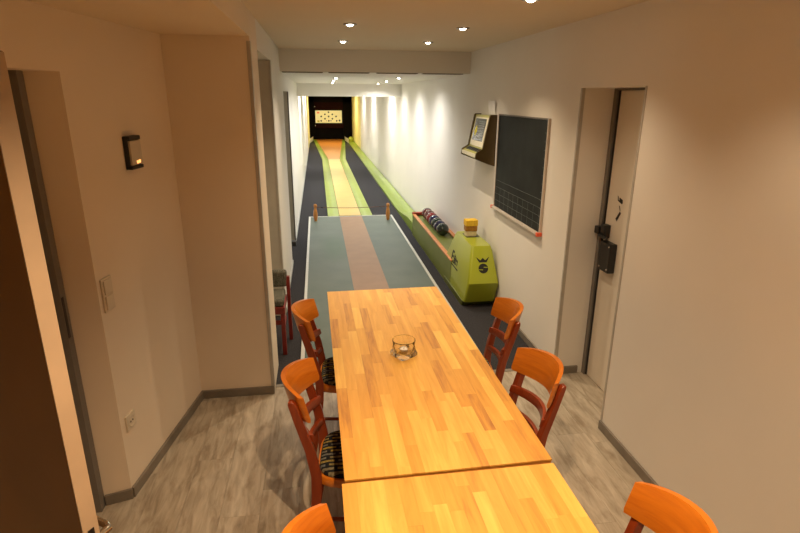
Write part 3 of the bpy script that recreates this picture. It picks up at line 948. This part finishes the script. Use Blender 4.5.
# ------------------------------------------------------------------ score console
CY0, CY1 = 5.01, 5.55
co = thing('score_console', 'wedge-shaped olive scoring console with dark screen on the right wall', 'console', (0, 0, 0))
prof = [(XR, 1.80), (1.605, 1.80), (1.595, 1.79), (1.540, 1.490), (1.480, 1.452), (1.470, 1.395), (1.60, 1.345), (XR, 1.325)]
for y0, y1 in ((CY0, CY0 + 0.022), (CY1 - 0.022, CY1)):
    prism('side_panel', prof, 'y', y0, y1, 'console_side', co)
inner = [(XR, 1.79), (1.612, 1.79), (1.552, 1.484), (1.492, 1.447), (1.482, 1.402), (1.60, 1.352), (XR, 1.335)]
prism('housing', inner, 'y', CY0 + 0.022, CY1 - 0.022, 'console_face', co)
# face frame: axes on the sloping front
f0, f1 = Vector((1.552, 0, 1.484)), Vector((1.612, 0, 1.79))
fv = (f1 - f0).normalized()
fl = (f1 - f0).length
fn = Vector((-fv.z, 0, fv.x))
fu = Vector((0, -1, 0))
fo = f0 + Vector((0, CY1 - 0.022, 0))
fm = Matrix(((fu.x, fv.x, fn.x, fo.x), (fu.y, fv.y, fn.y, fo.y), (fu.z, fv.z, fn.z, fo.z), (0, 0, 0, 1)))
fwid = CY1 - CY0 - 0.044
def face_box(name, u0, u1, v0, v1, n0, n1, m, parent):
    bm = bmesh.new()
    add_box(bm, u0, u1, v0, v1, n0, n1)
    bmesh.ops.transform(bm, matrix=fm, verts=bm.verts[:])
    return finish(name, bm, m, parent)
face_box('bezel', 0.035, fwid - 0.035, 0.012, fl - 0.02, -0.004, 0.006, 'cream', co)
scn = face_box('screen', 0.065, fwid - 0.085, 0.065, fl - 0.035, 0.0, 0.009, 'screen', co)
rows = random.Random(3)
bm = bmesh.new()
for k in range(9):
    v = 0.085 + k * 0.020
    u = 0.20
    while u < fwid - 0.11:
        l_ = rows.uniform(0.015, 0.05)
        add_box(bm, u, min(u + l_, fwid - 0.10), v, v + 0.009, 0.008, 0.0096)
        u += l_ + 0.012
bmesh.ops.transform(bm, matrix=fm, verts=bm.verts[:])
finish('screen_print', bm, 'grey_print', scn)
bm = bmesh.new()
add_prism(bm, [(0.10, 0.155), (0.145, 0.10), (0.19, 0.155), (0.145, 0.215)], 'z', 0.008, 0.0098)
bmesh.ops.transform(bm, matrix=fm, verts=bm.verts[:])
finish('screen_emblem', bm, 'yellow_print', scn)
# key desk
g0, g1 = Vector((1.492, 0, 1.447)), Vector((1.552, 0, 1.484))
gv = (g1 - g0).normalized(); gn = Vector((-gv.z, 0, gv.x)); gl = (g1 - g0).length
go = g0 + Vector((0, CY1 - 0.022, 0))
gm = Matrix(((fu.x, gv.x, gn.x, go.x), (fu.y, gv.y, gn.y, go.y), (fu.z, gv.z, gn.z, go.z), (0, 0, 0, 1)))
for k in range(6):
    bm = bmesh.new()
    add_box(bm, 0.05 + k * 0.07, 0.105 + k * 0.07, 0.014, gl - 0.012, -0.002, 0.006)
    bmesh.ops.transform(bm, matrix=gm, verts=bm.verts[:])
    finish('key', bm, 'black', co)
bm = bmesh.new()
add_box(bm, 1.4745, 1.4865, CY0 + 0.03, CY1 - 0.03, 1.408, 1.440)
finish('front_lip', bm, 'cream', co)
note = thing('paper_note', 'small white paper note standing on the olive scoring console', 'paper', (1.648, 5.21, 1.80))
bm = bmesh.new()
n_ = 7
fr_, bk_ = [], []
for i in range(n_):
    v = 0.125 * i / (n_ - 1)
    xx = 0.012 - 0.012 * (i / (n_ - 1)) ** 2 - 0.02 * (i / (n_ - 1)) * (1 - i / (n_ - 1))
    fr_.append((xx, v)); bk_.append((xx + 0.0008, v))
add_prism(bm, fr_ + bk_[::-1], 'y', -0.16, 0.05)
finish('sheet', bm, 'paper', note)

# ------------------------------------------------------------------ wall fittings on the left wall
wt_ = (B - A).normalized()
wn = Vector((wt_.y, -wt_.x))
wang = math.atan2(wn.y, wn.x)
def on_wall(name, label, cat, x, y, z):
    # local x = out of the wall, y = along the wall (away from the camera is -?) , z up
    s = (Vector((x, y)) - A).dot(wt_)
    p = A + wt_ * s
    return thing(name, label, cat, (p.x, p.y, z), wang)
u = on_wall('wall_unit', 'small black and silver wall unit with glowing amber button', 'wall unit', -0.925, 2.88, 1.605)
box('casing', 0.0, 0.022, -0.058, 0.058, 0.0, 0.155, 'black', u, 0.004)
fp = box('face_plate', 0.020, 0.033, -0.048, 0.056, 0.018, 0.135, 'unit_face', u, 0.003)
box('indicator', 0.031, 0.035, -0.006, 0.008, 0.024, 0.038, 'led', fp)
box('indicator', 0.031, 0.035, 0.014, 0.030, 0.026, 0.040, 'led', fp)
box('top_cap', 0.0, 0.034, -0.058, 0.058, 0.137, 0.158, 'black', u, 0.004)
box('bottom_cap', 0.0, 0.034, -0.058, 0.058, -0.002, 0.016, 'black', u, 0.004)
u = on_wall('light_switch', 'ivory double light switch with two rockers on the left wall', 'light switch', -0.99, 2.50, 0.998)
box('cover_frame', 0.0, 0.010, -0.042, 0.042, 0.0, 0.160, 'switch', u, 0.003)
for z0 in (0.010, 0.084):
    r_ = box('rocker', 0.008, 0.016, -0.032, 0.032, z0, z0 + 0.066, 'switch', u, 0.003)
u = on_wall('power_socket', 'ivory round-holed power socket low on the left wall', 'power socket', -0.985, 2.515, 0.355)
box('cover_plate', 0.0, 0.010, -0.042, 0.042, 0.0, 0.084, 'switch', u, 0.003)
lathe('socket_well', [(0.030, 0.009), (0.030, 0.0125), (0.026, 0.0125), (0.024, 0.0105), (0.0, 0.0105)], 'switch', u, 20, (0, 0, 0.042), 'x')
for s in (-1, 1):
    lathe('pin_hole', [(0.005, 0.010), (0.005, 0.0118), (0, 0.0118)], 'switch_dark', u, 10, (0, s * 0.010, 0.042), 'x')

# ------------------------------------------------------------------ tables
bm = bmesh.new()
add_box(bm, -0.5, 0.5, -0.5, 0.5, -0.5, 0.5)
tmp = finish('unit', bm, 'stave')
unit_stave = tmp.data
bpy.data.objects.remove(tmp)
def table(x0, x1, y0, y1, rz, label, seed):
    rnd = random.Random(seed)
    t = thing('wooden_table', label, 'table', ((x0 + x1) / 2, (y0 + y1) / 2, 0), rz)
    hx, hy = (x1 - x0) / 2, (y1 - y0) / 2
    top = box('tabletop', -hx + 0.002, hx - 0.002, -hy + 0.002, hy - 0.002, 0.722, 0.7442, 'table_base', t)
    n = 16
    wv = 2 * hx / n
    for i in range(n):
        xa = -hx + i * wv
        y = -hy - rnd.uniform(0, 0.35)
        while y < hy - 1e-4:
            L = rnd.uniform(0.22, 0.52)
            a, b = max(y, -hy), min(y + L, hy)
            if hy - b < 0.06:
                b = hy
            if b - a > 0.005:
                scaled_piece('stave', unit_stave, top, (xa + wv / 2, (a + b) / 2, 0.747), (wv - 0.00015, b - a - 0.00015, 0.0058 + rnd.uniform(0, 0.00025)))
            y = b if b < hy else hy
    for s in (-1, 1):
        box('apron', s * (hx - 0.075) - 0.011, s * (hx - 0.075) + 0.011, -hy + 0.10, hy - 0.10, 0.64, 0.722, 'table_base', t)
        box('apron', -hx + 0.10, hx - 0.10, s * (hy - 0.075) - 0.011, s * (hy - 0.075) + 0.011, 0.64, 0.722, 'table_base', t)
        for q in (-1, 1):
            cx, cy = s * (hx - 0.085), q * (hy - 0.085)
            box('leg', cx - 0.03, cx + 0.03, cy - 0.03, cy + 0.03, 0.0, 0.722, 'table_base', t, 0.004)
    return t
table(0.034, 0.755, 1.487, 3.303, 0.012, 'long wooden table of striped staves, the one with the glass candle holder', 11)
table(0.040, 0.767, -0.31, 1.470, 0.006, 'near wooden table of striped staves, cut off by the bottom of the photo', 23)

# glass candle holder
gl_ = thing('candle_holder', 'clear glass candle holder with square base on the long table', 'candle holder', (0.375, 2.345, 0.7505), 0.55)
bm = bmesh.new()
def sq2c(z, half, k):
    """outline between square (k=0) and circle (k=1)"""
    out = []
    for i in range(32):
        a = 2 * PI * i / 32
        c_, s_ = math.cos(a), math.sin(a)
        q = 1 / max(abs(c_), abs(s_))
        rr = 1.18 * half * ((1 - k) * min(q, 1.32) + k)
        out.append((rr * c_, rr * s_, z * 1.05))
    return out
gs = 1.30
frames = [sq2c(0.0, 0.040, 0.0), sq2c(0.004, 0.043, 0.0), sq2c(0.018, 0.043, 0.0), sq2c(0.030, 0.042, 0.4), sq2c(0.055, 0.045, 1.0), sq2c(0.078, 0.048, 1.0),
          sq2c(0.080, 0.0465, 1.0), sq2c(0.078, 0.0455, 1.0), sq2c(0.055, 0.0425, 1.0), sq2c(0.030, 0.039, 0.7), sq2c(0.018, 0.034, 0.8), sq2c(0.016, 0.030, 1.0)]
add_sweep(bm, frames)
finish('glass_cup', bm, 'glass', gl_, 40)
tl = thing('tea_light', 'small white tea light inside the glass candle holder', 'candle', (0.375, 2.345, 0.768))
lathe('cup', [(0, 0), (0.019, 0), (0.0195, 0.015), (0.0185, 0.015), (0.0183, 0.012)], 'chrome', tl, 20)
lathe('wax', [(0.0183, 0.012), (0.010, 0.0125), (0.0, 0.0122)], 'wax', tl, 20)
tube('wick', [(0, 0, 0.012), (0.001, 0, 0.018), (0.003, 0, 0.022)], 0.001, 'wick', tl, 6)

# ------------------------------------------------------------------ chairs
def chair_proto():
    """local +x = front of the seat, origin on the floor under the seat centre"""
    t = thing('dining_chair', 'x', 'chair')
    # seat frame: rounded trapezoid
    def outline(k, grow=0.0):
        o = []
        hf, hb, r = 0.190 * k + grow, 0.165 * k + grow, 0.07
        n = 32
        for i in range(n):
            a = 2 * PI * i / n
            c_, s_ = math.cos(a), math.sin(a)
            e = 0.42
            sx = math.copysign(abs(c_) ** e, c_)
            sy = math.copysign(abs(s_) ** e, s_)
            px = 0.20 * k * sx + grow * sx
            o.append((px, sy * (hb + (hf - hb) * (px / (0.2 * k) * 0.5 + 0.5))))
        return o
    bm = bmesh.new()
    add_sweep(bm, [[(a, b, z) for a, b in outline(k)] for k, z in ((0.98, 0.405), (1.0, 0.410), (1.0, 0.440), (0.985, 0.446))])
    finish('seat_frame', bm, 'rail', t, 40)
    bm = bmesh.new()
    add_sweep(bm, [[(a, b, z) for a, b in outline(k)] for k, z in ((0.93, 0.444), (0.945, 0.455), (0.92, 0.466), (0.80, 0.474), (0.5, 0.479), (0.2, 0.480))])
    finish('seat', bm, 'fabric', t, 60)
    # front legs
    for s in (-1, 1):
        tube('leg', [(0.160, s * 0.150, 0.41), (0.164, s * 0.155, 0.25), (0.172, s * 0.161, 0.0)], [0.021, 0.019, 0.014], 'post', t, 10)
    # rear legs rise into back posts
    cl = [(-0.245, 0.0), (-0.215, 0.18), (-0.195, 0.36), (-0.192, 0.46), (-0.212, 0.58), (-0.246, 0.70), (-0.273, 0.80), (-0.278, 0.815)]
    th = [0.016, 0.019, 0.022, 0.023, 0.022, 0.020, 0.017, 0.010]
    yo = [0.152, 0.150, 0.148, 0.148, 0.150, 0.154, 0.158, 0.158]
    for s in (-1, 1):
        bm = bmesh.new()
        frs = []
        for (px, pz), h, yy in zip(cl, th, yo):
            w_ = 0.015
            frs.append([(px + h, s * yy - w_, pz), (px + h * 0.8, s * yy + w_ * 0.9, pz), (px - h * 0.8, s * yy + w_ * 0.9, pz), (px - h, s * yy - w_, pz)])
        add_sweep(bm, frs)
        bmesh.ops.bevel(bm, geom=bm.edges[:], offset=0.003, segments=1, affect='EDGES')
        finish('leg', bm, 'post', t, 40)
    # curved top rail, in front of the posts at its ends, bowed backwards between them
    def curved(name, zc, half_h, bow, half_w, lean_x, m, thick, crown=0.0, tilt=0.25):
        bm = bmesh.new()
        frs = []
        n = 16
        for i in range(n + 1):
            u_ = -1 + 2 * i / n
            yy = u_ * half_w
            xb = lean_x - bow * (1 - u_ * u_)
            hh_ = half_h * (1 - 0.16 * abs(u_) ** 4)
            zt = zc + hh_ + crown * (1 - u_ * u_)
            zb = zc - hh_
            fr = []
            m_ = 5
            for (zz, dx) in ((zb, 0), (zb + 0.15 * (zt - zb), 1), (zt - 0.12 * (zt - zb), 1), (zt, 0.25)):
                fr.append((xb + thick * (0.5 if dx else 0.25) - tilt * (zz - zc), yy, zz))
            for (zz, dx) in ((zt, 0.25), (zt - 0.12 * (zt - zb), 1), (zb + 0.15 * (zt - zb), 1), (zb, 0)):
                fr.append((xb - thick * (0.5 if dx else 0.25) - tilt * (zz - zc), yy, zz))
            frs.append(fr)
        add_sweep(bm, frs)
        return finish(name, bm, m, t, 50)
    curved('top_rail', 0.778, 0.066, 0.088, 0.172, -0.222, 'rail', 0.020, 0.010)
    curved('back_slat', 0.635, 0.020, 0.060, 0.150, -0.200, 'post', 0.016)
    curved('back_slat', 0.530, 0.014, 0.040, 0.146, -0.190, 'post', 0.016)
    # stretchers
    for s in (-1, 1):
        tube('stretcher', [(-0.20, s * 0.150, 0.24), (0.165, s * 0.155, 0.22)], 0.0095, 'post', t, 8)
    tube('stretcher', [(0.0, -0.152, 0.232), (0.0, 0.152, 0.232)], 0.0095, 'post', t, 8)
    return t
proto = chair_proto()
# x, y = floor point under the seat centre, heading of the front
CHAIRS = [
    (0.150, 2.02, math.radians(-6), 'orange-railed wooden chair on the left, middle one, with its shadow on the floor'),
    (0.160, 2.78, math.radians(-3), 'orange-railed wooden chair on the left at the far end of the table'),
    (0.192, 1.095, math.radians(-6), 'orange-railed chair on the left nearest the camera, only its rail showing'),
    (0.758, 2.70, PI + math.radians(-6), 'orange-railed wooden chair on the right, the one beside the green cabinet'),
    (0.680, 1.995, PI + math.radians(5), 'orange-railed wooden chair on the right, middle one, before the door niche'),
    (0.688, 1.085, PI + math.radians(-2), 'orange-railed chair on the right cut off by the bottom edge'),
]
for i, (x, y, a, lb) in enumerate(CHAIRS):
    c = proto if i == 0 else copy_tree(proto)
    c.location = (x, y, 0)
    c.rotation_euler = (0, 0, a)
    tag(c, lb, 'chair', 'wooden chairs around the tables')

# upholstered chair in the passage
uc = thing('upholstered_chair', 'low red-framed chair with grey woven cushions half hidden behind cross wall', 'chair', (-0.465, 4.09, 0), -PI / 2)
# local +x = front (towards the camera)
box('seat', -0.13, 0.145, -0.160, 0.160, 0.405, 0.465, 'fabric_grey', uc, 0.018, 3)
box('seat_frame', -0.15, 0.150, -0.165, 0.165, 0.345, 0.405, 'redwood', uc, 0.005)
box('backrest', -0.175, -0.115, -0.175, 0.175, 0.475, 0.615, 'fabric_grey', uc, 0.02, 3)
for s in (-1, 1):
    box('leg', 0.112, 0.148, s * 0.146 - 0.016, s * 0.146 + 0.016, 0.0, 0.345, 'redwood', uc, 0.004)
    bm = bmesh.new()
    add_prism(bm, [(-0.17, 0.0), (-0.135, 0.0), (-0.115, 0.40), (-0.125, 0.56), (-0.16, 0.56), (-0.15, 0.40)], 'y', s * 0.182 - 0.014, s * 0.182 + 0.014)
    finish('leg', bm, 'redwood', uc)
    box('stretcher', -0.12, 0.12, s * 0.146 - 0.010, s * 0.146 + 0.010, 0.20, 0.23, 'redwood', uc, 0.003)
box('stretcher', 0.118, 0.140, -0.13, 0.13, 0.255, 0.290, 'redwood', uc, 0.003)
